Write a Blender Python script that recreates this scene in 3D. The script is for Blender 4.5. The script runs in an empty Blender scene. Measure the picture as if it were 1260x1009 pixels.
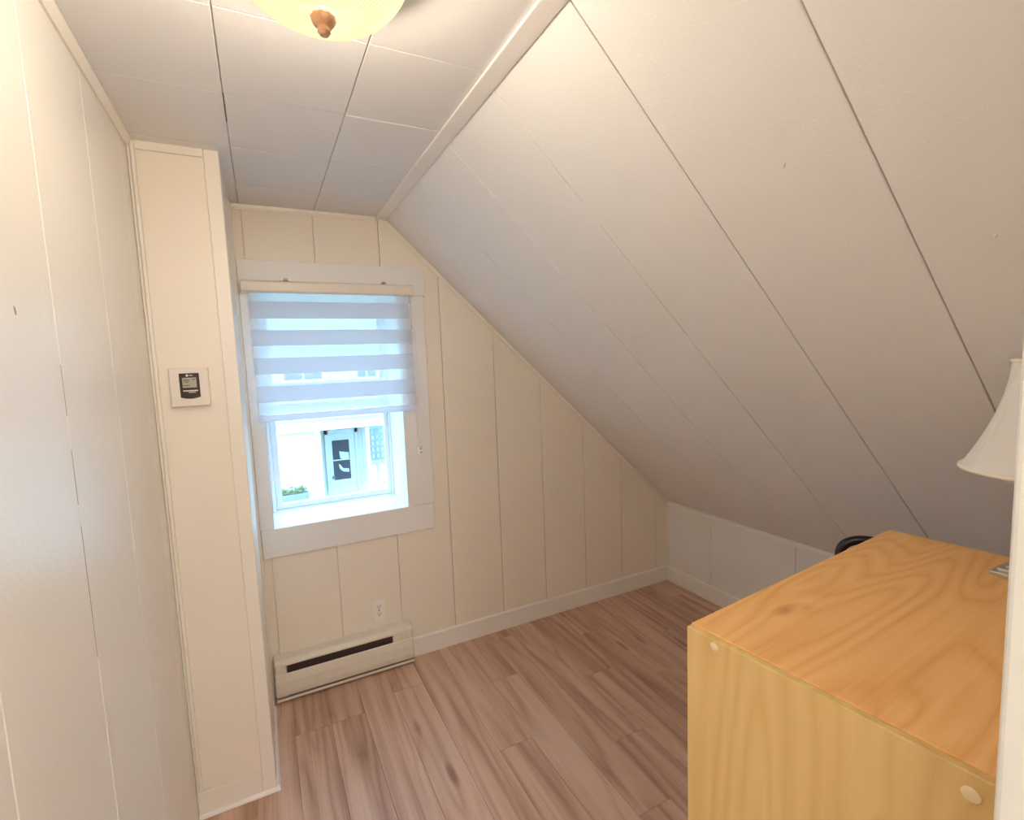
import bpy, bmesh, math, random
from mathutils import Vector, Matrix
random.seed(7)
S = bpy.context.scene
COL = S.collection

# ------------------------------------------------------------------ camera
F_PX, CAM = 612.2, Vector((.3112, 0, 1.5368))
YAW, PITCH, ROLL = -.4631, -.0984, -.0386
fw = Vector((-math.sin(YAW)*math.cos(PITCH), math.cos(YAW)*math.cos(PITCH), math.sin(PITCH)))
rt = Vector((math.cos(YAW), math.sin(YAW), 0)); up = rt.cross(fw)
rt2 = rt*math.cos(ROLL)+up*math.sin(ROLL); up2 = -rt*math.sin(ROLL)+up*math.cos(ROLL)
cd = bpy.data.cameras.new('camera'); cam = bpy.data.objects.new('camera', cd); COL.objects.link(cam)
cd.sensor_fit = 'HORIZONTAL'; cd.sensor_width = 36; cd.lens = F_PX/1260*36; cd.clip_start = .01; cd.clip_end = 200
m = Matrix((rt2, up2, -fw)).transposed().to_4x4(); m.translation = CAM; cam.matrix_world = m
S.camera = cam

# ------------------------------------------------------------------ world, sun, exposure
SKY, SKY_STRENGTH, SUN_POWER = (.40, .70, 1.0), 8.0, 1.2
LAMP_POWER, LAMP_COLOR = 31.0, (1.0, .87, .73)
w = bpy.data.worlds.new('sky'); S.world = w; w.use_nodes = True
bg = w.node_tree.nodes['Background']; bg.inputs[0].default_value = (*SKY, 1); bg.inputs[1].default_value = SKY_STRENGTH
sl = bpy.data.lights.new('sun', 'SUN'); sl.energy = SUN_POWER; sl.angle = .009; sl.color = (1, .95, .85)
so = bpy.data.objects.new('sun', sl); COL.objects.link(so); so.location = (0, -5, 12)
so.rotation_euler = Vector((.55, .7, -.75)).to_track_quat('-Z', 'Y').to_euler()
vs = S.view_settings; vs.view_transform = 'Standard'; vs.look = 'None'; vs.exposure = .36; vs.gamma = 1; vs.use_curve_mapping = False

S.cycles.max_bounces = 16; S.cycles.diffuse_bounces = 10; S.cycles.transparent_max_bounces = 16

HALL_FILL = 27.0

# ------------------------------------------------------------------ room numbers (metres)
D, H, R, K, KH, B, C = 2.4925, 2.25, .9021, 2.707, .5501, .2437, .5699
YF = D - C                                   # front face of the boxed chase
YW = .16                                     # room side of the door wall
SL = (H-KH)/(K-R)
def slope_z(x): return H - (x-R)*SL

# ------------------------------------------------------------------ materials
def new_mat(name):
    mt = bpy.data.materials.new(name); mt.use_nodes = True
    nt = mt.node_tree; return mt, nt, nt.nodes['Principled BSDF'], nt.nodes['Material Output']
def paint(name, col, rough=.45, bump=.12, scale=220, var=.03, spec=.5):
    mt, nt, b, o = new_mat(name)
    tc = nt.nodes.new('ShaderNodeTexCoord')
    n = nt.nodes.new('ShaderNodeTexNoise'); n.inputs['Scale'].default_value = scale; n.inputs['Detail'].default_value = 3
    n2 = nt.nodes.new('ShaderNodeTexNoise'); n2.inputs['Scale'].default_value = 2.5; n2.inputs['Detail'].default_value = 4
    nt.links.new(tc.outputs['Object'], n.inputs['Vector']); nt.links.new(tc.outputs['Object'], n2.inputs['Vector'])
    bp = nt.nodes.new('ShaderNodeBump'); bp.inputs['Strength'].default_value = bump; bp.inputs['Distance'].default_value = .002
    nt.links.new(n.outputs['Fac'], bp.inputs['Height']); nt.links.new(bp.outputs['Normal'], b.inputs['Normal'])
    mx = nt.nodes.new('ShaderNodeMixRGB'); mx.inputs[1].default_value = (*col, 1); mx.inputs[2].default_value = (*[c*(1-var*2) for c in col], 1)
    nt.links.new(n2.outputs['Fac'], mx.inputs[0]); nt.links.new(mx.outputs[0], b.inputs['Base Color'])
    b.inputs['Roughness'].default_value = rough; b.inputs['Specular IOR Level'].default_value = spec
    return mt
def plain(name, col, rough=.5, metal=0, var=.04, scale=30):
    mt, nt, b, o = new_mat(name)
    n = nt.nodes.new('ShaderNodeTexNoise'); n.inputs['Scale'].default_value = scale
    tc = nt.nodes.new('ShaderNodeTexCoord'); nt.links.new(tc.outputs['Object'], n.inputs['Vector'])
    mx = nt.nodes.new('ShaderNodeMixRGB'); mx.inputs[1].default_value = (*col, 1); mx.inputs[2].default_value = (*[c*(1-var*2) for c in col], 1)
    nt.links.new(n.outputs['Fac'], mx.inputs[0]); nt.links.new(mx.outputs[0], b.inputs['Base Color'])
    b.inputs['Roughness'].default_value = rough; b.inputs['Metallic'].default_value = metal
    return mt
def math_node(nt, op, a, b=None, c=None):
    n = nt.nodes.new('ShaderNodeMath'); n.operation = op
    for i, v in enumerate((a, b, c)):
        if v is None: continue
        if isinstance(v, (int, float)): n.inputs[i].default_value = v
        else: nt.links.new(v, n.inputs[i])
    return n.outputs[0]
def ramp(nt, fac, stops):
    r = nt.nodes.new('ShaderNodeValToRGB'); e = r.color_ramp.elements
    e[0].position, e[0].color = stops[0][0], (*stops[0][1], 1); e[1].position, e[1].color = stops[-1][0], (*stops[-1][1], 1)
    for p, c in stops[1:-1]:
        k = e.new(p); k.color = (*c, 1)
    nt.links.new(fac, r.inputs[0]); return r.outputs[0]
def mixc(nt, fac, a, b, mode='MIX'):
    n = nt.nodes.new('ShaderNodeMixRGB'); n.blend_type = mode
    for i, v in enumerate((fac, a, b)):
        if isinstance(v, (int, float)): n.inputs[i].default_value = v
        elif isinstance(v, tuple): n.inputs[i].default_value = (*v, 1)
        else: nt.links.new(v, n.inputs[i])
    return n.outputs[0]
def wood(name, axis, light, mid, dark, rough=.4, rings=14, along=.9, across=7, per_object=False, knots=True, knot_scale=(3, 9), streak=.5, ring_amt=.45, fine_amt=.3, pull_amt=.35):
    """plain-sawn wood, grain along the given axis (0, 1, 2) of object space"""
    mt, nt, b, o = new_mat(name)
    tc = nt.nodes.new('ShaderNodeTexCoord'); vec = tc.outputs['Object']
    oi = nt.nodes.new('ShaderNodeObjectInfo')
    if per_object:
        cb = nt.nodes.new('ShaderNodeCombineXYZ')
        for i, k in enumerate((17.3, 31.7, 11.1)): nt.links.new(math_node(nt, 'MULTIPLY', oi.outputs['Random'], k), cb.inputs[i])
        ad = nt.nodes.new('ShaderNodeVectorMath'); ad.operation = 'ADD'
        nt.links.new(vec, ad.inputs[0]); nt.links.new(cb.outputs[0], ad.inputs[1]); vec = ad.outputs[0]
    def scaled(al, ac):
        mp = nt.nodes.new('ShaderNodeMapping'); s = [ac, ac, ac]; s[axis] = al
        mp.inputs['Scale'].default_value = s; nt.links.new(vec, mp.inputs['Vector']); return mp.outputs[0]
    def noise(v, sc, det=3, rg=.5):
        n = nt.nodes.new('ShaderNodeTexNoise'); n.inputs['Scale'].default_value = sc; n.inputs['Detail'].default_value = det
        n.inputs['Roughness'].default_value = rg; nt.links.new(v, n.inputs['Vector']); return n.outputs['Fac']
    # knots
    vo = nt.nodes.new('ShaderNodeTexVoronoi'); vo.inputs['Scale'].default_value = 1; vo.inputs['Randomness'].default_value = 1
    nt.links.new(scaled(*knot_scale), vo.inputs['Vector'])
    kd = vo.outputs['Distance']
    base = noise(scaled(along, across), 1, 2, .4)
    pull = math_node(nt, 'DIVIDE', .05, math_node(nt, 'ADD', kd, .12))
    f = math_node(nt, 'ADD', base, math_node(nt, 'MULTIPLY', pull, pull_amt if knots else 0))
    ring = math_node(nt, 'FRACT', math_node(nt, 'MULTIPLY', f, rings))
    ring = math_node(nt, 'POWER', math_node(nt, 'ABSOLUTE', math_node(nt, 'SUBTRACT', math_node(nt, 'MULTIPLY', ring, 2), 1)), 1.6)
    fine = noise(scaled(along*5, across*28), 1, 3, .6)
    broad = noise(scaled(along*.7, across*1.6), 1.3, 2, .5)
    t = math_node(nt, 'ADD', math_node(nt, 'MULTIPLY', ring, ring_amt), math_node(nt, 'MULTIPLY', fine, fine_amt))
    t = math_node(nt, 'ADD', t, math_node(nt, 'MULTIPLY', math_node(nt, 'SUBTRACT', broad, .5), streak*2))
    if per_object: t = math_node(nt, 'ADD', t, math_node(nt, 'MULTIPLY', math_node(nt, 'SUBTRACT', oi.outputs['Random'], .5), .2))
    col = ramp(nt, t, [(.12, light), (.5, mid), (.95, dark)])
    if knots:
        sel = nt.nodes.new('ShaderNodeSeparateColor'); nt.links.new(vo.outputs['Color'], sel.inputs[0])
        few = math_node(nt, 'GREATER_THAN', sel.outputs[0], .3)
        kf = nt.nodes.new('ShaderNodeMapRange'); kf.inputs[1].default_value = .18; kf.inputs[2].default_value = .07
        nt.links.new(kd, kf.inputs[0])
        col = mixc(nt, math_node(nt, 'MULTIPLY', math_node(nt, 'MULTIPLY', kf.outputs[0], few), .7), col, (dark[0]*.8, dark[1]*.65, dark[2]*.6))
    nt.links.new(col, b.inputs['Base Color']); b.inputs['Roughness'].default_value = rough
    bp = nt.nodes.new('ShaderNodeBump'); bp.inputs['Strength'].default_value = .08; bp.inputs['Distance'].default_value = .001
    nt.links.new(fine, bp.inputs['Height']); nt.links.new(bp.outputs['Normal'], b.inputs['Normal'])
    return mt
def see_through(name, transp, col, transl=.5, spec=0):
    """cloth or glass: part transparent, the rest diffuse/translucent (or glossy)"""
    mt, nt, b, o = new_mat(name); nt.nodes.remove(b)
    tr = nt.nodes.new('ShaderNodeBsdfTransparent'); mx = nt.nodes.new('ShaderNodeMixShader')
    if spec:
        g = nt.nodes.new('ShaderNodeBsdfGlossy'); g.inputs['Roughness'].default_value = .02; g.inputs[0].default_value = (*col, 1); body = g.outputs[0]
        tr.inputs[0].default_value = (.93, .97, .97, 1)
    else:
        df = nt.nodes.new('ShaderNodeBsdfDiffuse'); tl = nt.nodes.new('ShaderNodeBsdfTranslucent'); m2 = nt.nodes.new('ShaderNodeMixShader')
        df.inputs[0].default_value = tl.inputs[0].default_value = (*col, 1); m2.inputs[0].default_value = transl
        nt.links.new(df.outputs[0], m2.inputs[1]); nt.links.new(tl.outputs[0], m2.inputs[2]); body = m2.outputs[0]
    mx.inputs[0].default_value = 1-transp
    nt.links.new(tr.outputs[0], mx.inputs[1]); nt.links.new(body, mx.inputs[2]); nt.links.new(mx.outputs[0], o.inputs[0])
    return mt

M = {}
M['wall'] = paint('cream_wall_paint', (.89, .83, .735), .36, .10, 260)
M['wall_left'] = paint('cream_glossy_wall_paint', (.88, .86, .82), .30, .30, 120)
M['slope'] = paint('white_slope_paint', (.83, .825, .825), .5, .32, 170)
M['tile'] = paint('white_ceiling_tile', (.82, .82, .83), .55, .12, 300)
M['trim'] = paint('cream_trim_paint', (.89, .85, .78), .35, .08, 120)
M['white_trim'] = paint('white_trim_paint', (.88, .865, .84), .35, .06, 120)
M['jamb'] = paint('door_jamb_paint', (.78, .78, .74), .35, .05, 120)
M['vinyl'] = plain('white_vinyl', (.84, .86, .88), .4)
M['casing'] = paint('cool_white_casing_paint', (.86, .865, .88), .4, .06, 120)
M['sill'] = plain('white_jamb_paint', (.86, .87, .88), .4)
M['hall'] = paint('hall_paint', (.84, .82, .78), .6)
M['floor'] = wood('laminate_plank', 1, (.68, .47, .36), (.51, .315, .225), (.27, .14, .088), .44, rings=7, along=.6, across=8, per_object=True, knot_scale=(2.2, 9), streak=.55, ring_amt=.3, fine_amt=.55, pull_amt=.2)
M['sub'] = plain('floor_gap', (.12, .07, .045), .8)
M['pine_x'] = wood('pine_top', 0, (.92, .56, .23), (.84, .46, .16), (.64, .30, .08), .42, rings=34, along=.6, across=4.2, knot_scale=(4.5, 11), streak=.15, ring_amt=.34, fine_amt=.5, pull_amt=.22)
M['pine_z'] = wood('pine_side', 2, (.74, .53, .23), (.66, .45, .17), (.55, .34, .11), .45, rings=24, along=.4, across=4.5, knot_scale=(2.5, 9), streak=.25, ring_amt=.3, fine_amt=.35, pull_amt=.15)  # same pine as the top; cooler side light put into its duller, yellower tones
M['pine_cap'] = plain('pale_wood_cap', (.86, .68, .42), .45)
M['heater'] = plain('heater_enamel', (.80, .75, .66), .35)
M['heater_dark'] = plain('heater_fins', (.035, .018, .02), .5)
M['grime'] = plain('dust_grey_metal', (.22, .20, .18), .7, 0, .2, 90)
M['plate'] = plain('ivory_plastic', (.92, .90, .86), .3)
M['black_hole'] = plain('slot_black', (.02, .018, .015), .6)
M['thermo'] = plain('thermostat_white', (.85, .80, .74), .4)
M['thermo_black'] = plain('thermostat_face', (.03, .012, .014), .25)
M['lcd'] = plain('lcd_grey', (.42, .41, .33), .35)
M['lcd_ink'] = plain('lcd_ink', (.10, .10, .08), .4)
M['blind_rail'] = plain('blind_rail', (.83, .77, .70), .35)
M['blind_bar'] = see_through('blind_bar', 0.0, (.86, .89, .95), .5)
M['band'] = see_through('blind_opaque_cloth', .04, (.80, .82, .88), .5)
M['sheer'] = see_through('blind_sheer_cloth', .60, (.86, .88, .92), .5)
M['glass'] = see_through('window_glass', .94, (1, 1, 1), spec=1)
M['brass'] = plain('brass_clip', (.35, .25, .12), .4, .8)
M['cord'] = plain('white_cord', (.85, .83, .80), .5)
M['black_plastic'] = plain('black_gloss_plastic', (.010, .010, .013), .18)
M['grey_plastic'] = plain('grey_plastic', (.10, .10, .11), .4)
M['chrome'] = plain('brushed_nickel', (.62, .60, .56), .3, .9)
M['bronze'] = plain('antique_bronze', (.22, .12, .06), .35, .7)
M['copper'] = plain('copper_finial', (.72, .40, .22), .3, .4)
M['pan'] = plain('lamp_pan_dark', (.04, .03, .02), .6)
M['shade'] = see_through('lamp_shade_cloth', 0.0, (.93, .93, .92), .3)
M['shade_trim'] = plain('lamp_shade_braid', (.90, .88, .82), .7)
M['crack'] = plain('dark_gap', (.12, .09, .06), .9)
M['crack_light'] = plain('paint_chip', (.42, .34, .26), .8)
# exterior
M['ext_white'] = plain('outside_white_siding', (.60, .62, .62), .6)
M['ext_trim'] = plain('outside_white_trim', (.72, .73, .73), .6)
M['ext_roof'] = paint('outside_shingle', (.28, .25, .24), .8, .5, 12, .15)
M['ext_dark'] = plain('outside_dark_glass', (.035, .055, .075), .75)
M['ext_porch'] = plain('outside_porch_paint', (.66, .68, .68), .6)
M['ext_grey'] = plain('outside_blue_grey', (.14, .18, .20), .6)
M['ext_grass'] = plain('outside_lawn', (.09, .14, .06), .9, 0, .2, 3)
M['ext_leaf'] = plain('outside_orange_leaf', (.55, .26, .06), .7, 0, .25, 20)
M['ext_leaf2'] = plain('outside_green_leaf', (.13, .20, .09), .7, 0, .25, 20)

# ------------------------------------------------------------------ mesh helpers
WORLD = {}                                    # root object -> world location (unrotated things)
def link(name, bm, mat, parent=None, smooth=False, bevel=0, seg=1, local=False):
    me = bpy.data.meshes.new(name)
    off = Vector((0, 0, 0)) if local or parent is None else WORLD.get(parent.name, Vector((0, 0, 0)))
    if off.length: bmesh.ops.translate(bm, verts=bm.verts, vec=-off)
    bmesh.ops.recalc_face_normals(bm, faces=bm.faces)
    if smooth:
        for f in bm.faces: f.smooth = True
    bm.to_mesh(me); bm.free()
    if mat: me.materials.append(mat)
    o = bpy.data.objects.new(name, me); COL.objects.link(o)
    if parent: o.parent = parent
    WORLD[o.name] = off
    if bevel:
        md = o.modifiers.new('bevel', 'BEVEL'); md.width = bevel; md.segments = seg; md.limit_method = 'ANGLE'; md.angle_limit = .6
    if smooth:
        try:
            me.set_sharp_from_angle(angle=.7)
        except Exception: pass
    return o
def b_box(bm, x0, x1, y0, y1, z0, z1):
    vs_ = [bm.verts.new((x, y, z)) for x in (x0, x1) for y in (y0, y1) for z in (z0, z1)]
    for f in ((0, 1, 3, 2), (4, 6, 7, 5), (0, 4, 5, 1), (2, 3, 7, 6), (0, 2, 6, 4), (1, 5, 7, 3)): bm.faces.new([vs_[i] for i in f])
def box(name, x0, x1, y0, y1, z0, z1, mat, parent=None, bevel=0, seg=1, local=False):
    bm = bmesh.new(); b_box(bm, x0, x1, y0, y1, z0, z1); return link(name, bm, mat, parent, False, bevel, seg, local)
def b_prism(bm, pts, axis, d0, d1):
    """pts: 2-D outline in the plane of the two other axes, extruded along axis from d0 to d1"""
    def v(p, d):
        q = list(p); q.insert(axis, d); return q
    a = [bm.verts.new(v(p, d0)) for p in pts]; b = [bm.verts.new(v(p, d1)) for p in pts]
    bm.faces.new(a); bm.faces.new(b[::-1]); n = len(pts)
    for i in range(n): bm.faces.new((a[i], b[i], b[(i+1) % n], a[(i+1) % n]))
def prism(name, pts, axis, d0, d1, mat, parent=None, bevel=0, seg=1, local=False, smooth=False):
    bm = bmesh.new(); b_prism(bm, pts, axis, d0, d1); return link(name, bm, mat, parent, smooth, bevel, seg, local)
def b_lathe(bm, prof, c, n=32, cap0=True, cap1=True):
    rings = []
    for r, z in prof: rings.append([bm.verts.new((c[0]+r*math.cos(2*math.pi*i/n), c[1]+r*math.sin(2*math.pi*i/n), c[2]+z)) for i in range(n)])
    for a, b in zip(rings, rings[1:]):
        for i in range(n): bm.faces.new((a[i], a[(i+1) % n], b[(i+1) % n], b[i]))
    if cap0: bm.faces.new(rings[0])
    if cap1: bm.faces.new(rings[-1])
def lathe(name, prof, c, mat, parent=None, n=32, cap0=True, cap1=True, local=False):
    bm = bmesh.new(); b_lathe(bm, prof, c, n, cap0, cap1); return link(name, bm, mat, parent, True, local=local)
def b_tube(bm, path, r, n=10, closed=False):
    path = [Vector(p) for p in path]; rings = []; N = len(path)
    rr = r if isinstance(r, (list, tuple)) else [r]*N
    prev = None
    for i, p in enumerate(path):
        if closed: t = path[(i+1) % N]-path[i-1]
        else: t = path[min(i+1, N-1)]-path[max(i-1, 0)]
        t.normalize()
        if prev is None: u = t.orthogonal().normalized()
        else: u = (prev-t*prev.dot(t)).normalized()
        prev = u; v = t.cross(u)
        rings.append([bm.verts.new(p+(u*math.cos(2*math.pi*k/n)+v*math.sin(2*math.pi*k/n))*rr[i]) for k in range(n)])
    pairs = list(zip(rings, rings[1:]))
    if closed: pairs.append((rings[-1], rings[0]))
    for a, b in pairs:
        for k in range(n): bm.faces.new((a[k], a[(k+1) % n], b[(k+1) % n], b[k]))
    if not closed: bm.faces.new(rings[0]); bm.faces.new(rings[-1])
def tube(name, path, r, mat, parent=None, n=10, closed=False, local=False):
    bm = bmesh.new(); b_tube(bm, path, r, n, closed); return link(name, bm, mat, parent, True, local=local)
def tag(o, label, cat=None, group=None, kind=None):
    if label: o['label'] = label
    if cat: o['category'] = cat
    if group: o['group'] = group
    if kind: o['kind'] = kind
    return o
def thing(name, label, cat, loc=(0, 0, 0), rz=0, group=None, kind=None):
    o = bpy.data.objects.new(name, None); COL.objects.link(o); o.location = loc; o.rotation_euler = (0, 0, rz)
    o.empty_display_size = .05
    WORLD[o.name] = Vector(loc); return tag(o, label, cat, group, kind)
def struct(o, label, cat): return tag(o, label, cat, None, 'structure')

# ------------------------------------------------------------------ floor
fl = struct(box('floor', -.12, K+.12, -1.6, D+.3, -.1, -.008, M['sub']), 'wood-look laminate plank floor', 'floor')
pitch, x0 = .1437, .465-.1437*4
joint = {.465: 2.177, .752: 2.25, 1.04: 1.683, 1.183: 2.086, 1.47: 1.50, 1.614: 1.894, .321: 2.176, .609: 1.45, .896: 1.30, 1.327: 1.2}
k = 0
while x0+k*pitch < K:
    a = x0+k*pitch; bq = a+pitch
    j = next((v for kk, v in joint.items() if abs(kk-a) < .02), 1.1+((k*.61) % 1)*1.2)
    ys = [j]
    while ys[-1] < D: ys.append(ys[-1]+1.21)
    while ys[0] > -1.5: ys.insert(0, ys[0]-1.21)
    aa, bb = max(a, 0), min(bq, K)
    if bb-aa > .01:
        for y0, y1 in zip(ys, ys[1:]):
            y0, y1 = max(y0, -1.5), min(y1, D)
            if y1-y0 > .01: box('plank', aa+.0004, bb-.0004, y0+.0004, y1-.0004, -.008, 0, M['floor'], fl, .0006)
    k += 1

# ------------------------------------------------------------------ flat ceiling with tiles
ce = struct(box('ceiling', -.12, R+.1, -1.6, D+.3, H+.008, H+.12, M['tile']), 'flat strip of ceiling covered in white square tiles', 'ceiling')
xs = [-.0, .28, .582, .885]; ysx = [-.215, .135, .485, .835, 1.185, 1.53, 1.88, 2.235, D]
for xa, xb in zip(xs, xs[1:]):
    for ya, yb in zip(ysx, ysx[1:]):
        dz = random.uniform(-.0006, .0006)
        box('tile', xa+.0013, xb-.0013, ya+.0013, yb-.0013, H+dz, H+.008, M['tile'], ce, .0015)
# ------------------------------------------------------------------ sloped ceiling with wide panels
nx, nz = SL/math.hypot(1, SL), 1/math.hypot(1, SL)       # outward (up/right) normal of the slope
def slope_pt(x, out=0): return (x+nx*out, slope_z(x)+nz*out)
xa, xb = R-.02, K+.06
sp = struct(prism('ceiling_slope', [slope_pt(xa, .008), slope_pt(xb, .008), slope_pt(xb, .12), slope_pt(xa, .12)], 1, -1.6, D+.3, M['slope']), 'white sloped attic ceiling of wide boards', 'ceiling')
ysl = [-.2, .17, .525, .88, 1.237, 1.586, 1.94, 2.295, D]
for ya, yb in zip(ysl, ysl[1:]):
    g = .0025
    prism('panel', [slope_pt(R), slope_pt(K), slope_pt(K, .008), slope_pt(R, .008)], 1, ya+g*.7, yb-g*.7, M['slope'], sp, .0015)
# ------------------------------------------------------------------ window wall
WX0, WX1, WZ0, WZ1 = .31, .934, .81, 1.885
wb = bmesh.new()
b_box(wb, -.12, WX0, D+.01, D+.28, 0, H+.1); b_box(wb, WX0, WX1, D+.01, D+.28, 0, WZ0); b_box(wb, WX0, WX1, D+.01, D+.28, WZ1, H+.1)
b_prism(wb, [(WX1, 0), (K+.12, 0), (K+.12, slope_z(K)+.1), (R+.05, H+.1), (WX1, H+.1)], 1, D+.01, D+.28)
wallb = struct(link('wall_back', wb, M['wall']), 'cream panelled gable wall with the window', 'wall')
gx = [B, .287, .574, .869, 1.159, 1.455, 1.741, 2.031, 2.316, 2.60, K]
for a, c_ in zip(gx, gx[1:]):
    a0, a1 = a+.0016, c_-.0016
    top = lambda x: H if x <= R else slope_z(x)
    if a1 < WX1 and a0 > B+.02:
        for z0, z1 in ((0, WZ0-.01), (WZ1+.01, H)):
            pts = [(a0, z0), (a1, z0), (a1, z1), (a0, z1)]
            prism('panel', pts, 1, D, D+.01, M['wall'], wallb, .001)
    elif a0 < B+.02:
        prism('panel', [(a0, 0), (a1, 0), (a1, H), (a0, H)], 1, D, D+.01, M['wall'], wallb, .001)
    elif a0 < WX1:
        prism('panel', [(a0, 0), (a1, 0), (a1, top(a1)), (R, H), (a0, H), (a0, WZ1+.01), (WX1+.01, WZ1+.01), (WX1+.01, WZ0-.01), (a0, WZ0-.01)], 1, D, D+.01, M['wall'], wallb, .001)
    else:
        prism('panel', [(a0, 0), (a1, 0), (a1, top(a1)), (a0, top(a0))], 1, D, D+.01, M['wall'], wallb, .001)
# ------------------------------------------------------------------ left wall
wl = struct(box('wall_left', -.12, -.008, -1.6, D+.28, 0, H+.1, M['wall_left']), 'long cream panelled wall beside the boxed chase', 'wall')
gy = [-1.5, -.25, .095, .441, .788, 1.135, 1.482, 1.829, YF+.05]
for a, c_ in zip(gy, gy[1:]):
    box('panel', -.008, 0, a+.0013, c_-.0013, 0, H, M['wall_left'], wl, .001)
# ------------------------------------------------------------------ knee wall
wr = struct(box('wall_right', K+.008, K+.12, -1.6, D+.28, 0, KH+.06, M['wall']), 'low cream knee wall under the sloped ceiling', 'wall')
gk = [-1.5, -.6, -.05, .49, 1.035, 1.58, 2.125, D]
for a, c_ in zip(gk, gk[1:]): box('panel', K, K+.008, a+.0013, c_-.0013, 0, KH, M['slope'], wr, .001)
# ------------------------------------------------------------------ boxed chase in the corner
ch = struct(box('wall_chase', 0, B-.004, YF+.004, D+.01, 0, H, M['wall']), 'narrow boxed-in chase standing out beside the window', 'wall')
box('panel', .02, .199, YF+.0005, YF+.004, .092, 2.222, M['wall'], ch, .0008)
box('corner_board', .2005, B, YF-.001, YF+.02, .012, H, M['trim'], ch, .002)
box('edge_strip', .001, .008, YF-.006, YF+.004, .092, H, M['trim'], ch, .003)
box('edge_strip', .009, .0195, YF-.002, YF+.004, .092, H, M['trim'], ch, .002)
box('top_strip', .02, .2, YF-.002, YF+.004, 2.2235, H, M['trim'], ch, .002)
box('skirting_board', .001, .2, YF-.0015, YF+.004, .012, .0915, M['trim'], ch, .002)
box('side_panel', B-.004, B-.001, YF+.045, D-.06, .09, H, M['wall'], ch, .0008)
box('corner_board', B-.004, B+.0, YF+.021, YF+.044, .012, H, M['trim'], ch, .002)
box('side_strip', B-.004, B+.004, D-.059, D-.03, .0, H, M['trim'], ch, .002)
box('side_strip', B-.004, B+.008, D-.029, D-.001, .0, H, M['trim'], ch, .004)
box('skirting_board', B-.004, B-.0005, YF+.045, D-.08, .012, .089, M['trim'], ch, .002)
# ------------------------------------------------------------------ door wall, opening to the hall behind the viewer
JX = .808
fb = bmesh.new()
b_prism(fb, [(JX+.018, 0), (K+.05, 0), (K+.05, slope_z(K+.05)+.05), (R, H+.05), (JX+.018, H+.05)], 1, YW-.11, YW-.001)
b_box(fb, -.02, JX+.018, YW-.11, YW-.001, 2.06, H+.05)
struct(link('wall_front', fb, M['wall']), 'wall with the doorway the room is entered by', 'wall')
dj = thing('door_1', 'white painted frame of the doorway in front of the dresser', 'door frame', (JX, YW-.055, 0), kind='structure')
box('jamb', JX, JX+.018, YW-.125, YW, 0, 2.06, M['jamb'], dj, .005, 3)
box('jamb', .0, .018, YW-.125, YW, 0, 2.06, M['jamb'], dj, .003, 2)
box('head_jamb', .018, JX, YW-.125, YW, 2.042, 2.06, M['jamb'], dj, .003, 2)
box('casing', JX+.05, JX+.11, YW, YW+.012, 0, 2.1, M['jamb'], dj, .004, 2)
struct(box('wall_hall_right', 1.25, 1.35, -1.6, YW-.11, 0, H+.05, M['hall']), 'hall wall behind the doorway', 'wall')
struct(box('wall_hall_back', -.12, 1.35, -1.6, -1.5, 0, H+.05, M['hall']), 'end wall of the hall behind the doorway', 'wall')
# ------------------------------------------------------------------ cracks and nicks in the old paint
for za, zb in ((1.47, 1.56), (1.31, 1.41), (1.02, 1.27)): box('crack', -.006, .0002, 1.1338, 1.1354, za, zb, M['crack_light'], wl)
box('crack', .2790, .2812, 1.54, 1.70, H+.0008, H+.005, M['crack'], ce)
box('crack', .866, .884, 1.5285, 1.5305, H+.0008, H+.005, M['crack'], ce)
def nick(parent, c, u, v, mat):
    bm = bmesh.new(); bmesh.ops.create_icosphere(bm, subdivisions=2, radius=1)
    u, v = Vector(u), Vector(v).normalized(); w_ = u.cross(v).normalized()*.0016
    for q_ in bm.verts: q_.co = Vector(c)+u*q_.co.x+v*.0022*q_.co.y+w_*q_.co.z
    link('paint_nick', bm, mat, parent, True)
for (xx, yy, ln) in ((1.429, .636, .009), (1.271, .671, .008), (1.465, .412, .006)):
    nick(sp, (xx, yy, slope_z(xx)-.0002), Vector((.5, .6, -.5*SL))*ln, (.75, -.5, -.75*SL), M['slope'])
nick(wl, (0, .976, 1.637), (0, .002, -.007), (0, 1, .3), M['crack_light'])
# ------------------------------------------------------------------ trims
def trim(n, o, label): return struct(o, label, 'trim')
o = trim(1, prism('trim_1', [(R-.042, H-.0005), (R-.042, H-.008), (R-.004, H-.012), (R+.006, slope_z(R+.006)-.007), (R+.009, slope_z(R+.009)-.0005), (R, H-.0005)], 1, YW, D-.001, M['white_trim'], None, .002, 2), 'white board along the ridge between flat ceiling and slope')
o = trim(2, prism('trim_2', [(.0003, H-.001), (.0003, H-.022), (.005, H-.022), (.009, H-.015), (.015, H-.006), (.017, H-.004), (.017, H-.001)], 1, YW, YF-.007, M['trim'], None), 'moulding along the top of the left wall')
o = trim(3, prism('trim_3', [(D, H-.001), (D, H-.022), (D-.006, H-.022), (D-.012, H-.012), (D-.014, H-.001)], 0, B+.009, R-.043, M['trim'], None), 'thin moulding over the window along the ceiling')
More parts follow.
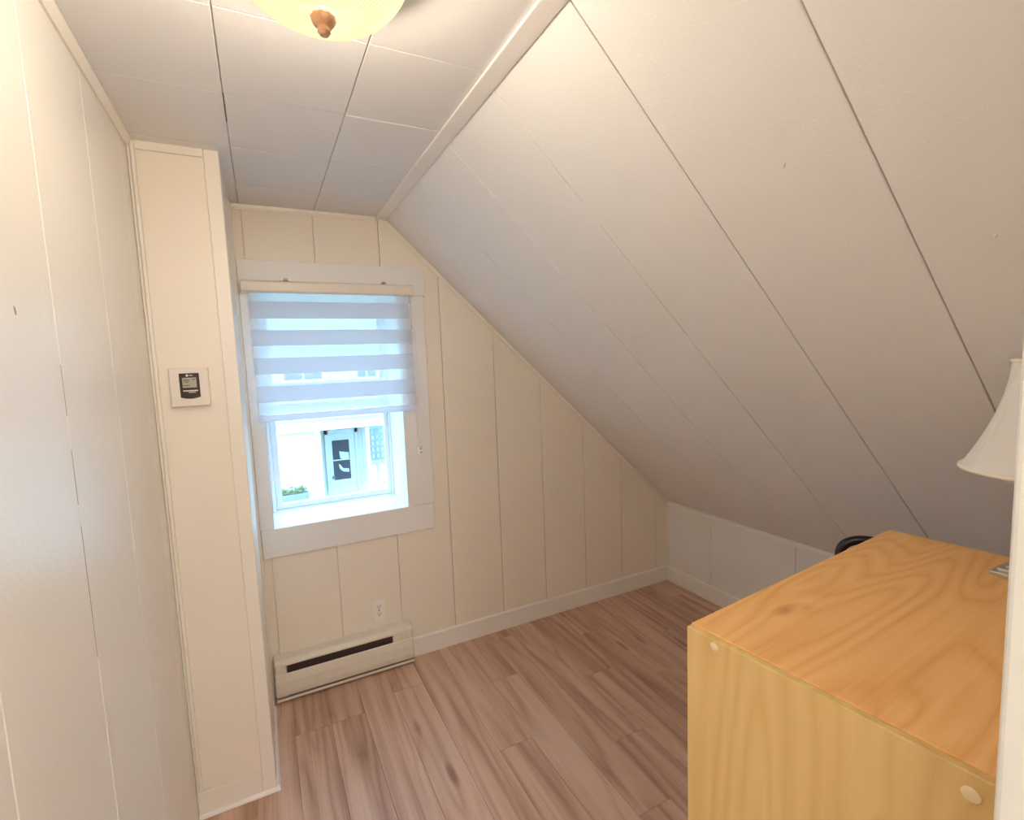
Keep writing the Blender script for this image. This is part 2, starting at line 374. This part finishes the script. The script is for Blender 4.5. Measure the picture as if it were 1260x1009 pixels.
# strip following the slope on the gable wall
o = trim(4, prism('trim_4', [(R-.002, H-.013), (R+.03, slope_z(R+.03)-.001), (K-.001, KH-.001), (K-.001, KH-.032), (R-.002, H-.03)], 1, D-.009, D-.0005, M['trim'], None, .003, 2), 'thin strip edging the gable wall below the slope')
o = trim(5, box('trim_5', K-.010, K-.0005, YW, D-.01, KH-.026, KH-.011, M['white_trim'], None, .003, 2), 'thin strip along the top of the knee wall')
o = trim(6, box('trim_6', K-.012, K-.0005, D-.012, D-.0005, .103, KH-.034, M['trim'], None, .003, 2), 'corner strip between gable wall and knee wall')
o = struct(prism('baseboard_back', [(D-.0005, 0), (D-.0005, .103), (D-.006, .103), (D-.011, .095), (D-.011, 0)], 0, .91, K-.013, M['white_trim']), 'cream baseboard along the gable wall', 'baseboard')
o = struct(prism('baseboard_right', [(K-.0005, 0), (K-.0005, .1), (K-.006, .1), (K-.012, .092), (K-.012, 0)], 1, YW, D-.012, M['white_trim']), 'cream baseboard along the knee wall', 'baseboard')
sh = bmesh.new()
b_prism(sh, [(YF-.001, .001), (YF-.001, .014), (YF-.006, .013), (YF-.012, .006), (YF-.013, .001)], 0, .001, B+.013)
o = trim(7, link('trim_7', sh, M['white_trim']), 'white shoe moulding at the foot of the chase front')
sh = bmesh.new(); b_prism(sh, [(B+.0005, .001), (B+.0005, .014), (B+.006, .013), (B+.012, .006), (B+.013, .001)], 1, YF-.001, D-.08)
o = trim(8, link('trim_8', sh, M['white_trim']), 'white shoe moulding at the foot of the chase side')

# ------------------------------------------------------------------ window
YG = D+.305                                  # glass plane
wn = thing('window_1', 'white vinyl window with wide cream casing behind the blind', 'window', (.62, D, WZ0), kind='structure')
box('casing_head', B+.009, 1.081, D-.016, D-.0005, 1.879, 2.018, M['casing'], wn, .002)
box('casing_side', WX1, 1.0715, D-.016, D-.0005, WZ0+.004, 1.8785, M['casing'], wn, .002)
box('casing_side', B+.009, WX0, D-.016, D-.0005, WZ0+.004, 1.8785, M['casing'], wn, .002)
box('casing_apron', B+.012, 1.066, D-.018, D-.0005, .679, WZ0+.0035, M['casing'], wn, .002)
box('sill', WX0, WX1, D-.016, YG-.03, WZ0-.012, WZ0+.004, M['sill'], wn, .002)
box('jamb', WX1-.001, WX1+.012, D-.014, YG+.03, WZ0+.004, WZ1, M['sill'], wn, .001)
box('jamb', WX0-.012, WX0+.001, D-.014, YG+.03, WZ0+.004, WZ1, M['sill'], wn, .001)
box('jamb', WX0, WX1, D-.014, YG+.03, WZ1-.012, WZ1, M['sill'], wn, .001)
fx0, fx1, fz0, fz1 = WX0+.001, WX1-.001, WZ0-.01, WZ1-.012
def frame(name, x0, x1, z0, z1, t, y0, y1, mat, par, bev=.004):
    bm = bmesh.new()
    o_ = [(x0, z0), (x1, z0), (x1, z1), (x0, z1)]; i_ = [(x0+t[0], z0+t[1]), (x1-t[2], z0+t[1]), (x1-t[2], z1-t[3]), (x0+t[0], z1-t[3])]
    V = {}
    for nm, pts in (('o', o_), ('i', i_)):
        for y in (y0, y1): V[nm, y] = [bm.verts.new((p[0], y, p[1])) for p in pts]
    for i in range(4):
        j = (i+1) % 4
        bm.faces.new((V['o', y0][i], V['o', y0][j], V['i', y0][j], V['i', y0][i])); bm.faces.new((V['o', y1][i], V['o', y1][j], V['i', y1][j], V['i', y1][i]))
        bm.faces.new((V['o', y0][i], V['o', y0][j], V['o', y1][j], V['o', y1][i])); bm.faces.new((V['i', y0][i], V['i', y0][j], V['i', y1][j], V['i', y1][i]))
    return link(name, bm, mat, par, False, bev, 2)
frame('window_frame', fx0, fx1, fz0, fz1, (.018, .02, .012, .02), YG-.035, YG+.06, M['vinyl'], wn)
ls = frame('lower_sash', fx0+.018, fx1-.012, fz0+.02, 1.365, (.03, .028, .022, .034), YG-.02, YG+.012, M['vinyl'], wn)
us = frame('upper_sash', fx0+.018, fx1-.012, 1.335, fz1-.02, (.03, .03, .022, .03), YG+.016, YG+.045, M['vinyl'], wn)
box('pane', fx0+.047, fx1-.033, YG-.003, YG+.001, fz0+.047, 1.332, M['glass'], ls)
box('pane', fx0+.047, fx1-.033, YG+.028, YG+.032, 1.364, fz1-.049, M['glass'], us)
# ------------------------------------------------------------------ zebra blind
YB = D-.045
bl = thing('zebra_blind', 'half-lowered zebra roller blind with alternating sheer and opaque bands', 'blind', (.63, YB, 1.305))
BX0, BX1 = .287, .997
prism('headrail', [(D-.0165, 1.872), (D-.0165, 1.925), (YB-.012, 1.925), (YB-.022, 1.917), (YB-.022, 1.88), (YB-.014, 1.872)], 0, .262, 1.008, M['blind_rail'], bl, .003, 2)
bands = [('sheer', 1.836, 1.873), ('band', 1.762, 1.836), ('sheer', 1.711, 1.762), ('band', 1.643, 1.711), ('sheer', 1.590, 1.643), ('band', 1.518, 1.590), ('sheer', 1.465, 1.518), ('band', 1.395, 1.465), ('sheer', 1.338, 1.395)]
for kd_, z0, z1 in bands:
    box('opaque_band' if kd_ == 'band' else 'sheer_band', BX0, BX1, YB-.0008, YB+.0002, z0, z1, M[kd_], bl)
bm = bmesh.new()
b_prism(bm, [(YB-.007, 1.312), (YB-.004, 1.308), (YB+.004, 1.308), (YB+.007, 1.312), (YB+.007, 1.334), (YB+.003, 1.338), (YB-.003, 1.338), (YB-.007, 1.334)], 0, BX0-.004, BX1+.002)
link('bottom_bar', bm, M['blind_bar'], bl, False, .001)
for cx_ in (.44, .868):
    bm = bmesh.new(); b_box(bm, cx_-.011, cx_+.011, YB-.01, D-.0165, 1.925, 1.929); b_box(bm, cx_-.008, cx_+.008, YB-.02, YB-.008, 1.925, 1.934)
    link('mounting_clip', bm, M['brass'], bl, False, .001)
cpts = lambda xa, xb, za, zb: [(xa+(xb-xa)*t+.006*math.sin(3.1*t), YB-.005-.003*math.sin(6*t), za+(zb-za)*t) for t in [i/12 for i in range(13)]]
tube('pull_cord', cpts(.985, .994, 1.872, 1.118), .0013, M['cord'], bl, 6)
tube('pull_cord', cpts(1.003, 1.012, 1.872, 1.118), .0013, M['cord'], bl, 6)
cw = box('cord_tensioner', .991, 1.015, YB-.014, YB+.0, 1.085, 1.122, M['plate'], bl, .004, 2)
for z in (1.095, 1.112): box('hole', 1.0, 1.006, YB-.0146, YB-.0136, z-.003, z+.003, M['black_hole'], cw, local=False)
# ------------------------------------------------------------------ baseboard heater
ht = thing('baseboard_heater', 'cream electric baseboard heater under the window', 'heater', (.58, D-.035, 0))
HX0, HX1 = .262, .9
box('back_plate', HX0, HX1, D-.006, D-.001, .012, .2, M['heater'], ht)
prism('top_cover', [(D-.001, .196), (D-.001, .208), (D-.05, .203), (D-.064, .187), (D-.064, .177), (D-.06, .177), (D-.058, .186), (D-.048, .196)], 0, HX0, HX1, M['heater'], ht, .002, 2)
prism('front_cover', [(D-.058, .136), (D-.062, .142), (D-.068, .138), (D-.074, .105), (D-.074, .06), (D-.068, .036), (D-.062, .032), (D-.06, .036), (D-.068, .062), (D-.068, .104)], 0, HX0, HX1, M['heater'], ht, .001)
prism('bottom_lip', [(D-.002, .010), (D-.064, .010), (D-.068, .014), (D-.066, .023), (D-.062, .023), (D-.06, .016), (D-.002, .016)], 0, HX0, HX1, M['heater'], ht, .001)
box('heating_fins', HX0+.05, HX1-.10, D-.056, D-.006, .04, .176, M['heater_dark'], ht)
for a, c_ in ((HX0, HX0+.049), (HX1-.099, HX1)):
    box('end_plate', a+.001, c_-.001, D-.063, D-.007, .03, .18, M['heater'], ht, .002)
for a, c_ in ((HX0-.002, HX0-.0005), (HX1+.0005, HX1+.002)):
    prism('end_cap', [(D-.001, .008), (D-.001, .208), (D-.05, .204), (D-.065, .186), (D-.075, .105), (D-.075, .05), (D-.068, .008)], 0, a, c_, M['heater'], ht)
box('dust_gap', HX0+.03, HX1-.03, D-.06, D-.01, .017, .03, M['grime'], ht)
# ------------------------------------------------------------------ wall outlet
ot = thing('wall_outlet', 'small ivory double power outlet above the baseboard heater', 'outlet', (.7535, D, .3))
box('cover_plate', .72, .787, D-.0065, D-.0005, .243, .357, M['plate'], ot, .0025, 2)
for zc in (.319, .281):
    bm = bmesh.new(); pts = [(.7535+.017*math.cos(a), zc+.0145*max(-.85, min(.85, math.sin(a)))) for a in [i*math.pi/12 for i in range(24)]]
    b_prism(bm, pts, 1, D-.0075, D-.0058); rc = link('receptacle', bm, M['plate'], ot)
    for xo, wdt in ((-.0065, .0012), (.0065, .0015)): box('slot', .7535+xo-wdt, .7535+xo+wdt, D-.0078, D-.0074, zc-.001, zc+.007, M['black_hole'], rc)
    bm = bmesh.new(); b_prism(bm, [(.7535+.003*math.cos(a), zc-.007+.003*math.sin(a)) for a in [i*math.pi/5 for i in range(10)]], 1, D-.0078, D-.0074); link('ground_hole', bm, M['black_hole'], rc)
bm = bmesh.new(); b_prism(bm, [(.7535+.0035*math.cos(a), .3+.0035*math.sin(a)) for a in [i*math.pi/6 for i in range(12)]], 1, D-.0075, D-.0058); link('screw', bm, M['grime'], ot)
# ------------------------------------------------------------------ thermostat
th = thing('thermostat', 'white square wall thermostat with black display panel', 'thermostat', (.103, YF, 1.49))
tx0, tx1, tz0, tz1 = .049, .158, 1.43, 1.555
box('housing', tx0, tx1, YF-.026, YF-.0005, tz0, tz1, M['thermo'], th, .005, 3)
px0, px1, pz0, pz1 = .077, .1315, 1.456, 1.537
pts = [(px0, pz1), (px0, pz0+.004)] + [(px0+(px1-px0)*t, pz0+.004-.005*math.sin(math.pi*t)) for t in (.15, .3, .5, .7, .85)] + [(px1, pz0+.004), (px1, pz1)]
fp = prism('display_panel', pts, 1, YF-.028, YF-.0255, M['thermo_black'], th, .001)
sc = box('screen', px0+.008, px1-.008, YF-.0288, YF-.0278, 1.491, 1.523, M['lcd'], fp)
bm = bmesh.new()
for xx, zz, ww in ((.088, 1.515, .018), (.112, 1.517, .009), (.09, 1.509, .012), (.088, 1.498, .016)): b_box(bm, xx, xx+ww, YF-.0291, YF-.0287, zz-.0016, zz+.0016)
link('readout', bm, M['lcd_ink'], fp)
box('indicator_bar', px0+.008, px1-.006, YF-.0288, YF-.0278, 1.479, 1.483, M['thermo'], fp, .0005)
box('indicator_bar', px0+.022, px1-.012, YF-.0288, YF-.0278, 1.474, 1.4775, M['lcd'], fp, .0005)
bm = bmesh.new(); b_prism(bm, [(.099+.0036*math.cos(a), 1.530+.0036*math.sin(a)) for a in [i*math.pi/6 for i in range(12)]], 1, YF-.0288, YF-.0278); b_box(bm, .105, .114, YF-.0288, YF-.0278, 1.529, 1.531); link('maker_mark', bm, M['thermo'], fp)

# ------------------------------------------------------------------ ceiling light
LX, LY = .449, .918
cl = thing('ceiling_light', 'lit flush ceiling light with ribbed yellow glass bowl and copper finial', 'light', (LX, LY, H))
lathe('ceiling_pan', [(.02, -.002), (.160, -.002), (.168, -.012), (.169, -.024), (.165, -.032), (.158, -.030), (.152, -.020), (.02, -.012)], (LX, LY, H), M['bronze'], cl, 48)
bm = bmesh.new()                              # ribbed glass bowl, ribs spiralling from the middle
NB, NR = 288, 26
rings = []
for j in range(NR+1):
    t = j/NR; rad = .153*math.sin(t*math.pi/2)**.85; z = -.139+.118*(1-math.cos(t*math.pi/2))**.95
    ring = []
    for i in range(NB):
        a = 2*math.pi*i/NB; rib = .0011*math.cos(72*(a+.55*t))*min(1, t*4)
        ring.append(bm.verts.new((LX+(rad+rib*.3+.001)*math.cos(a), LY+(rad+rib*.3+.001)*math.sin(a), H+z-rib)))
    rings.append(ring)
for a_, b_ in zip(rings, rings[1:]):
    for i in range(NB): bm.faces.new((a_[i], a_[(i+1) % NB], b_[(i+1) % NB], b_[i]))
mt, nt, b_, o_ = new_mat('glowing_ribbed_glass'); nt.nodes.remove(b_)
tcn = nt.nodes.new('ShaderNodeTexCoord'); sx = nt.nodes.new('ShaderNodeSeparateXYZ'); nt.links.new(tcn.outputs['Object'], sx.inputs[0])
ang = math_node(nt, 'ARCTAN2', sx.outputs[1], sx.outputs[0])
rad = math_node(nt, 'SQRT', math_node(nt, 'ADD', math_node(nt, 'MULTIPLY', sx.outputs[0], sx.outputs[0]), math_node(nt, 'MULTIPLY', sx.outputs[1], sx.outputs[1])))
rb = math_node(nt, 'COSINE', math_node(nt, 'MULTIPLY', math_node(nt, 'ADD', ang, math_node(nt, 'MULTIPLY', rad, 2.6)), 72))
fac = math_node(nt, 'ADD', math_node(nt, 'MULTIPLY', rb, .5), .5)
ec = mixc(nt, fac, (.88, .74, .36), (1.0, .95, .60))
em = nt.nodes.new('ShaderNodeEmission'); nt.links.new(ec, em.inputs[0]); em.inputs[1].default_value = 1.15
gl = nt.nodes.new('ShaderNodeBsdfGlossy'); gl.inputs['Roughness'].default_value = .1; gl.inputs[0].default_value = (.6, .6, .6, 1)
tr = nt.nodes.new('ShaderNodeBsdfTransparent'); tr.inputs[0].default_value = (1, .97, .88, 1)
m1 = nt.nodes.new('ShaderNodeMixShader'); m1.inputs[0].default_value = .15; nt.links.new(em.outputs[0], m1.inputs[1]); nt.links.new(gl.outputs[0], m1.inputs[2])
m2 = nt.nodes.new('ShaderNodeMixShader'); m2.inputs[0].default_value = .75; nt.links.new(tr.outputs[0], m2.inputs[1]); nt.links.new(m1.outputs[0], m2.inputs[2])
nt.links.new(m2.outputs[0], o_.inputs[0])
link('glass_bowl', bm, mt, cl, True)
lathe('inner_reflector', [(.005, -.027), (.15, -.027), (.15, -.0265), (.005, -.0265)], (LX, LY, H), M['pan'], cl, 48)
bm = bmesh.new()
prof = [(.004, -.128), (.019, -.131), (.0205, -.136), (.019, -.143), (.015, -.150), (.0105, -.153), (.0095, -.156), (.0105, -.160), (.007, -.165), (.001, -.166)]
b_lathe(bm, prof, (LX, LY, H), 32)
for v in bm.verts:
    d_ = Vector((v.co.x-LX, v.co.y-LY)); a = math.atan2(d_.y, d_.x)
    if .013 < d_.length: s_ = 1+.04*math.cos(10*a); v.co.x = LX+d_.x*s_; v.co.y = LY+d_.y*s_
link('finial', bm, M['copper'], cl, True)
pl = bpy.data.lights.new('bulb', 'POINT'); pl.energy = LAMP_POWER; pl.color = LAMP_COLOR; pl.shadow_soft_size = .035
po = bpy.data.objects.new('bulb', pl); COL.objects.link(po); po.parent = cl; po.location = (0, 0, -.092)

# ------------------------------------------------------------------ added fill light in the hall behind the viewer, brightens the lower walls
HLX, HLY = .60, -1.05
hl = thing('hall_fill_light', 'added globe fill light, unseen in the hall outside the doorway', 'light', (HLX, HLY, H))
lathe('fill_light_mount', [(.07, 0), (.07, -.012), (.04, -.03)], (HLX, HLY, H-.001), M['chrome'], hl, 32)
mt, nt, b_, o_ = new_mat('fill_glow_glass'); b_.inputs['Emission Color'].default_value = (1, .96, .91, 1); b_.inputs['Emission Strength'].default_value = HALL_FILL; b_.inputs['Base Color'].default_value = (.8, .8, .78, 1)
lathe('globe', [(.04, -.03)]+[(.15*math.sin(a), -.165+.15*math.cos(a)) for a in [.28+i*(math.pi-.3)/16 for i in range(17)]], (HLX, HLY, H), mt, hl, 36)

# ------------------------------------------------------------------ dresser
DC, DYAW, DH, DW, DD = (.311+.5*1.1934, .578), .0931, 1.0906, .755, .395
dr = thing('dresser', 'tall knotty pine dresser beside the doorway', 'dresser', (DC[0], DC[1], 0), DYAW)
L = dict(local=True)
for nm, xa, xb in (('end_panel', 0, .0125), ('end_panel', DW-.0125, DW)):
    ep = box(nm, xa, xb, -DD, 0, 0, DH-.0012, M['pine_z'], dr, .0015, 2, True)
    if xa == 0:
        for yy, zz, rr in ((-.052, 1.0785, .0075), (-.36, 1.066, .0085)):
            bm = bmesh.new(); b_lathe(bm, [(rr, 0), (rr, .0012), (rr*.8, .0024), (rr*.4, .003), (.0005, .0031)], (0, 0, 0), 20)
            bmesh.ops.rotate(bm, verts=bm.verts, matrix=Matrix.Rotation(-math.pi/2, 3, 'Y')); bmesh.ops.translate(bm, verts=bm.verts, vec=(0, yy, zz))
            link('wooden_plug', bm, M['pine_cap'], ep, True, local=True)
box('top_board', .0130, DW-.0130, -DD, .001, DH-.02, DH, M['pine_x'], dr, .0015, 2, True)
box('back_panel', .017, DW-.017, -DD+.002, -DD+.008, .06, DH-.0205, M['pine_z'], dr, 0, 1, True)
box('plinth', .017, DW-.017, -.03, -.014, 0, .07, M['pine_x'], dr, .001, 1, True)
hs, z = [.235, .215, .195, .18, .16], .075
for hh in hs:
    dw_ = bmesh.new(); b_box(dw_, .020, DW-.020, -.018, -.001, z, z+hh); b_box(dw_, .03, DW-.03, -.36, -.019, z+.01, z+hh-.03)
    do = link('drawer', dw_, M['pine_x'], dr, False, .002, 2, True)
    for kx in (.18, DW-.18):
        bm = bmesh.new(); b_lathe(bm, [(.008, 0), (.007, .012), (.014, .02), (.015, .026), (.01, .031), (.001, .032)], (0, 0, 0), 18)
        bmesh.ops.rotate(bm, verts=bm.verts, matrix=Matrix.Rotation(-math.pi/2, 3, 'X')); bmesh.ops.translate(bm, verts=bm.verts, vec=(kx, -.001, z+hh/2))
        link('knob', bm, M['pine_cap'], do, True, local=True)
    z += hh+.0035

# ------------------------------------------------------------------ table lamp on the dresser
TX, TY = 1.592, .368
tl = thing('table_lamp', 'table lamp with cream bell shade and stepped metal base on the dresser', 'lamp', (TX, TY, DH), .0)
bm = bmesh.new()
for i, (hw, z0, z1) in enumerate(((.053, 0, .008), (.044, .008, .014), (.035, .014, .02))): b_box(bm, -hw, hw, -hw, hw, z0, z1)
link('base', bm, M['chrome'], tl, False, .0015, 2, True)
lathe('stem', [(.03, .02), (.018, .026), (.009, .04), (.008, .09), (.014, .1), (.02, .125), (.014, .15), (.008, .16), (.008, .2), (.012, .205), (.012, .25)], (0, 0, 0), M['chrome'], tl, 24, local=True)
lathe('socket', [(.012, .25), (.014, .256), (.014, .285), (.011, .287)], (0, 0, 0), M['cord'], tl, 20, local=True)
lathe('light_bulb', [(.011, .287), (.013, .3), (.024, .325), (.027, .345), (.02, .368), (.008, .377), (.001, .378)], (0, 0, 0), M['thermo'], tl, 20, local=True)
zb, zt, rb_, rt_ = .205, .412, .118, .052
prof = []
for i in range(15):
    t = i/14; prof.append((rt_+(rb_-rt_)*((1-t)**1.75), zb+(zt-zb)*t))
inner = [(r-.0012, z) for r, z in prof[::-1]]
bm = bmesh.new(); b_lathe(bm, prof+inner, (0, 0, 0), 48, False, False); sd = link('lamp_shade', bm, M['shade'], tl, True, local=True)
ring = lambda r, z: [(r*math.cos(2*math.pi*i/48), r*math.sin(2*math.pi*i/48), z) for i in range(48)]
tube('braid_trim', ring(rb_, zb+.001), .0042, M['shade_trim'], sd, 8, True, True)
tube('braid_trim', ring(rt_, zt-.001), .003, M['shade_trim'], sd, 8, True, True)
for k in range(6):
    a = .35+k*math.pi/3
    tube('seam_piping', [((r+.0006)*math.cos(a), (r+.0006)*math.sin(a), z) for r, z in prof], .0014, M['shade_trim'], sd, 6, False, True)
bm = bmesh.new()
for k in range(3):
    a = k*2*math.pi/3; b_tube(bm, [(.006*math.cos(a), .006*math.sin(a), zt-.012), (rt_*math.cos(a), rt_*math.sin(a), zt-.002)], .0012, 6)
b_tube(bm, [(.0, .0, zt-.014), (0, 0, zt+.012)], .003, 8); link('shade_spider', bm, M['chrome'], tl, True, local=True)

# ------------------------------------------------------------------ black upright vacuum behind the dresser
VX, VY = 2.09, .90
vc = thing('upright_vacuum', 'glossy black upright vacuum with loop handle half hidden behind the dresser', 'vacuum', (VX, VY, 0))
box('floor_head', VX-.14, VX+.14, VY-.09, VY+.2, .004, .075, M['black_plastic'], vc, .02, 4)
for sx_ in (-.12, .12):
    bm = bmesh.new(); b_lathe(bm, [(.035, -.012), (.035, .012)], (0, 0, 0), 20); bmesh.ops.rotate(bm, verts=bm.verts, matrix=Matrix.Rotation(math.pi/2, 3, 'Y')); bmesh.ops.translate(bm, verts=bm.verts, vec=(VX+sx_, VY-.1, .035)); link('wheel', bm, M['grey_plastic'], vc, True)
lathe('dust_canister', [(.05, .075), (.075, .1), (.08, .2), (.08, .38), (.07, .43), (.045, .46)], (VX, VY, 0), M['grey_plastic'], vc, 28)
lathe('motor_housing', [(.045, .46), (.05, .5), (.035, .55), (.018, .6)], (VX, VY, 0), M['black_plastic'], vc, 28)
tube('pole', [(VX, VY, .59), (VX, VY, .74)], .014, M['black_plastic'], vc, 14)
ux, uy = .465, -.885                          # loop lies across the line of sight
lp = []
for i in range(40):
    a = 2*math.pi*i/40; c_, s_ = math.cos(a), math.sin(a)
    e = .096*math.copysign(abs(c_)**.8, c_); zz = .825+.068*math.copysign(abs(s_)**.8, s_)
    lp.append((VX+ux*e, VY+uy*e, zz))
tube('loop_handle', lp, .0155, M['black_plastic'], vc, 14, True)

# ------------------------------------------------------------------ outside: neighbour's house
GZ = -2.3
struct(box('ground', -25, 30, D+1.2, 40, GZ-.2, GZ, M['ext_grass']), 'lawn between the houses', 'ground')
nh = thing('neighbour_house', 'pale house with porch seen through the window glass', 'house', (1.5, 12, GZ))
YN = 12.0
box('side_wall', -5, 1.26, YN+.05, YN+3, GZ, .5, M['ext_white'], nh)
nb = 0; z = GZ+.02
while z < .45:
    prism('siding_board', [(YN+.05, z), (YN+.05, z+.17), (YN+.035, z+.17), (YN+.015, z)], 0, -5, 1.26, M['ext_white'], nh); z += .17
box('corner_post', 1.262, 1.40, YN-.05, YN+.09, GZ, .14, M['ext_trim'], nh)
box('porch_post', 3.2, 3.33, YN-.05, YN+.09, GZ, .14, M['ext_trim'], nh)
box('porch_back_wall', 1.26, 8, YN+1.3, YN+1.5, GZ, .5, M['ext_porch'], nh)
for i in range(24):
    xx = 1.42+i*.16
    if 1.55 < xx < 2.45: continue
    box('siding_board', xx, xx+.15, YN+1.28, YN+1.30, GZ+.3, .3, M['ext_porch'], nh)
box('porch_beam', -5, 8, YN-.12, YN+.05, .14, .44, M['ext_trim'], nh)
box('fascia', -5.2, 8.2, YN-.35, YN-.32, .42, .62, M['ext_trim'], nh)
prism('porch_roof', [(YN-.36, .62), (YN+1.5, 1.15), (YN+1.5, 1.22), (YN-.36, .70)], 0, -5.2, 8.2, M['ext_roof'], nh)
box('porch_deck', 1.26, 8, YN-.1, YN+1.3, GZ, GZ+.3, M['ext_trim'], nh)
box('upper_wall', -5, 8, YN+1.5, YN+5, .5, 2.1, M['ext_white'], nh)
prism('main_roof', [(YN+1.1, 1.98), (YN+4.2, 4.3), (YN+4.2, 4.4), (YN+1.1, 2.1)], 0, -5.4, 3.9, M['ext_roof'], nh)
prism('roof_edge', [(YN+1.08, 1.92), (YN+4.2, 4.26), (YN+4.2, 4.42), (YN+1.08, 2.12)], 0, 3.9, 4.0, M['ext_trim'], nh)
for xa, xb in ((.75, 1.75), (2.5, 3.1), (-1.5, -.5), (4.6, 5.4)):
    wf = box('window', xa, xb, YN+1.46, YN+1.499, 1.2, 1.8, M['ext_trim'], nh)
    box('pane', xa+.06, (xa+xb)/2-.02, YN+1.45, YN+1.459, 1.27, 1.73, M['ext_dark'], wf)
    box('pane', (xa+xb)/2+.02, xb-.06, YN+1.45, YN+1.459, 1.27, 1.73, M['ext_dark'], wf)
s13 = (YN+1.25)/12                            # porch door stands on the back wall
dx0, dx1 = .311+(1.56-.311)*s13, .311+(2.14-.311)*s13
zz_ = lambda z: 1.5368+(z-1.5368)*s13
dor = box('porch_door', dx0, dx1, YN+1.22, YN+1.28, GZ+.3, zz_(.02), M['ext_porch'], nh)
gx0, gx1 = .311+(1.64-.311)*s13, .311+(2.01-.311)*s13
box('door_pane', gx0, gx1, YN+1.205, YN+1.219, zz_(-1.05), zz_(-.13), M['ext_dark'], dor)
box('glazing_bar', gx0, gx1, YN+1.195, YN+1.2045, zz_(-.60), zz_(-.575), M['ext_trim'], dor)
for (pa) in ([(.38, .28), (.95, .33), (.95, .47), (.6, .5), (.42, .45)], [(.3, .6), (.4, .62), (.55, .72), (.9, .74), (.9, .83), (.55, .8), (.35, .72)]):
    prism('curtain', [(gx0+(gx1-gx0)*u, zz_(-.13)+(zz_(-1.05)-zz_(-.13))*v) for u, v in pa], 1, YN+1.198, YN+1.2045, M['ext_porch'], dor)
bm = bmesh.new(); b_lathe(bm, [(.03, -.03), (.03, .03)], (dx0+.07, YN+1.19, zz_(-.98)), 12); link('door_knob', bm, M['ext_grey'], dor, True)
for o_, (xa, xb, za, zb_) in (('door_frame', (dx0-.08, dx0-.005, GZ+.3, zz_(.12))), ('door_frame', (dx1+.005, dx1+.08, GZ+.3, zz_(.12))), ('door_frame', (dx0-.08, dx1+.08, zz_(.025), zz_(.12)))):
    box(o_, xa, xb, YN+1.2, YN+1.28, za, zb_, M['ext_porch'], nh)
# lattice screen at the porch side
lt = thing('lattice_screen', 'open lattice screen at the right of the porch', 'lattice', (2.72, YN-.2, GZ))
lx0, lx1, lz0, lz1 = 2.45, 3.15, -.66, .12
for i in range(7): box('slat', lx0+i*(lx1-lx0)/6.5, lx0+i*(lx1-lx0)/6.5+.05, YN-.20, YN-.18, lz0, lz1, M['ext_grey'], lt)
for i in range(6): box('slat', lx0, lx1, YN-.22, YN-.201, lz0+i*(lz1-lz0)/5.3, lz0+i*(lz1-lz0)/5.3+.05, M['ext_grey'], lt)
for xx in (lx0-.07, lx1): box('post', xx, xx+.07, YN-.22, YN-.16, GZ, .125, M['ext_trim'], lt)
# picket fence
pf = thing('picket_fence', 'white picket fence below the lattice screen', 'fence', (2.8, YN-.4, GZ))
for i in range(14):
    xx = 2.42+i*.19
    prism('picket', [(xx, GZ), (xx+.11, GZ), (xx+.11, -.78), (xx+.055, -.72), (xx, -.78)], 1, YN-.42, YN-.4, M['ext_trim'], pf)
for z in (-1.0, -1.9): box('rail', 2.4, 5.1, YN-.398, YN-.36, z, z+.08, M['ext_trim'], pf)
# shrub with orange leaves
SY = YN-1.25
sb = thing('shrub', 'shrub with orange autumn leaves in front of the picket fence', 'shrub', (2.75, SY, GZ))
for mm, nn in (('ext_leaf', 150), ('ext_leaf2', 120)):
    bm = bmesh.new()
    for i in range(nn):
        p = Vector((random.gauss(0, .18), random.gauss(0, .16), random.gauss(0, .16)))+Vector((2.75, SY, -1.25 if mm == 'ext_leaf' else -1.6))
        d1 = Vector((random.uniform(-1, 1), random.uniform(-1, 1), random.uniform(-1, 1))).normalized()*.06; d2 = d1.orthogonal().normalized()*.035
        bm.faces.new([bm.verts.new(p+q_) for q_ in (-d1, d2, d1, -d2)])
    link('foliage', bm, M[mm], sb)
for i in range(5): tube('stem', [(2.75, SY, GZ), (2.75+random.uniform(-.2, .2), SY+random.uniform(-.15, .15), -1.25)], .012, M['ext_grey'], sb, 6)
# planter against the siding
pb = thing('planter_box', 'blue grey planter box against the pale siding', 'planter', (.76, YN-.15, GZ))
box('trough', .45, 1.05, YN-.3, YN-.02, -1.62, -1.2, M['ext_grey'], pb, .01)
box('stand', .5, 1.0, YN-.28, YN-.04, GZ, -1.625, M['ext_trim'], pb)
bm = bmesh.new()
for i in range(80):
    p = Vector((random.uniform(.48, 1.02), YN-.16+random.gauss(0, .05), -1.18+abs(random.gauss(0, .05))))
    d1 = Vector((random.uniform(-1, 1), random.uniform(-1, 1), random.uniform(0, 1))).normalized()*.05; d2 = d1.orthogonal().normalized()*.03
    bm.faces.new([bm.verts.new(p+q_) for q_ in (-d1, d2, d1, -d2)])
link('foliage', bm, M['ext_leaf2'], pb)
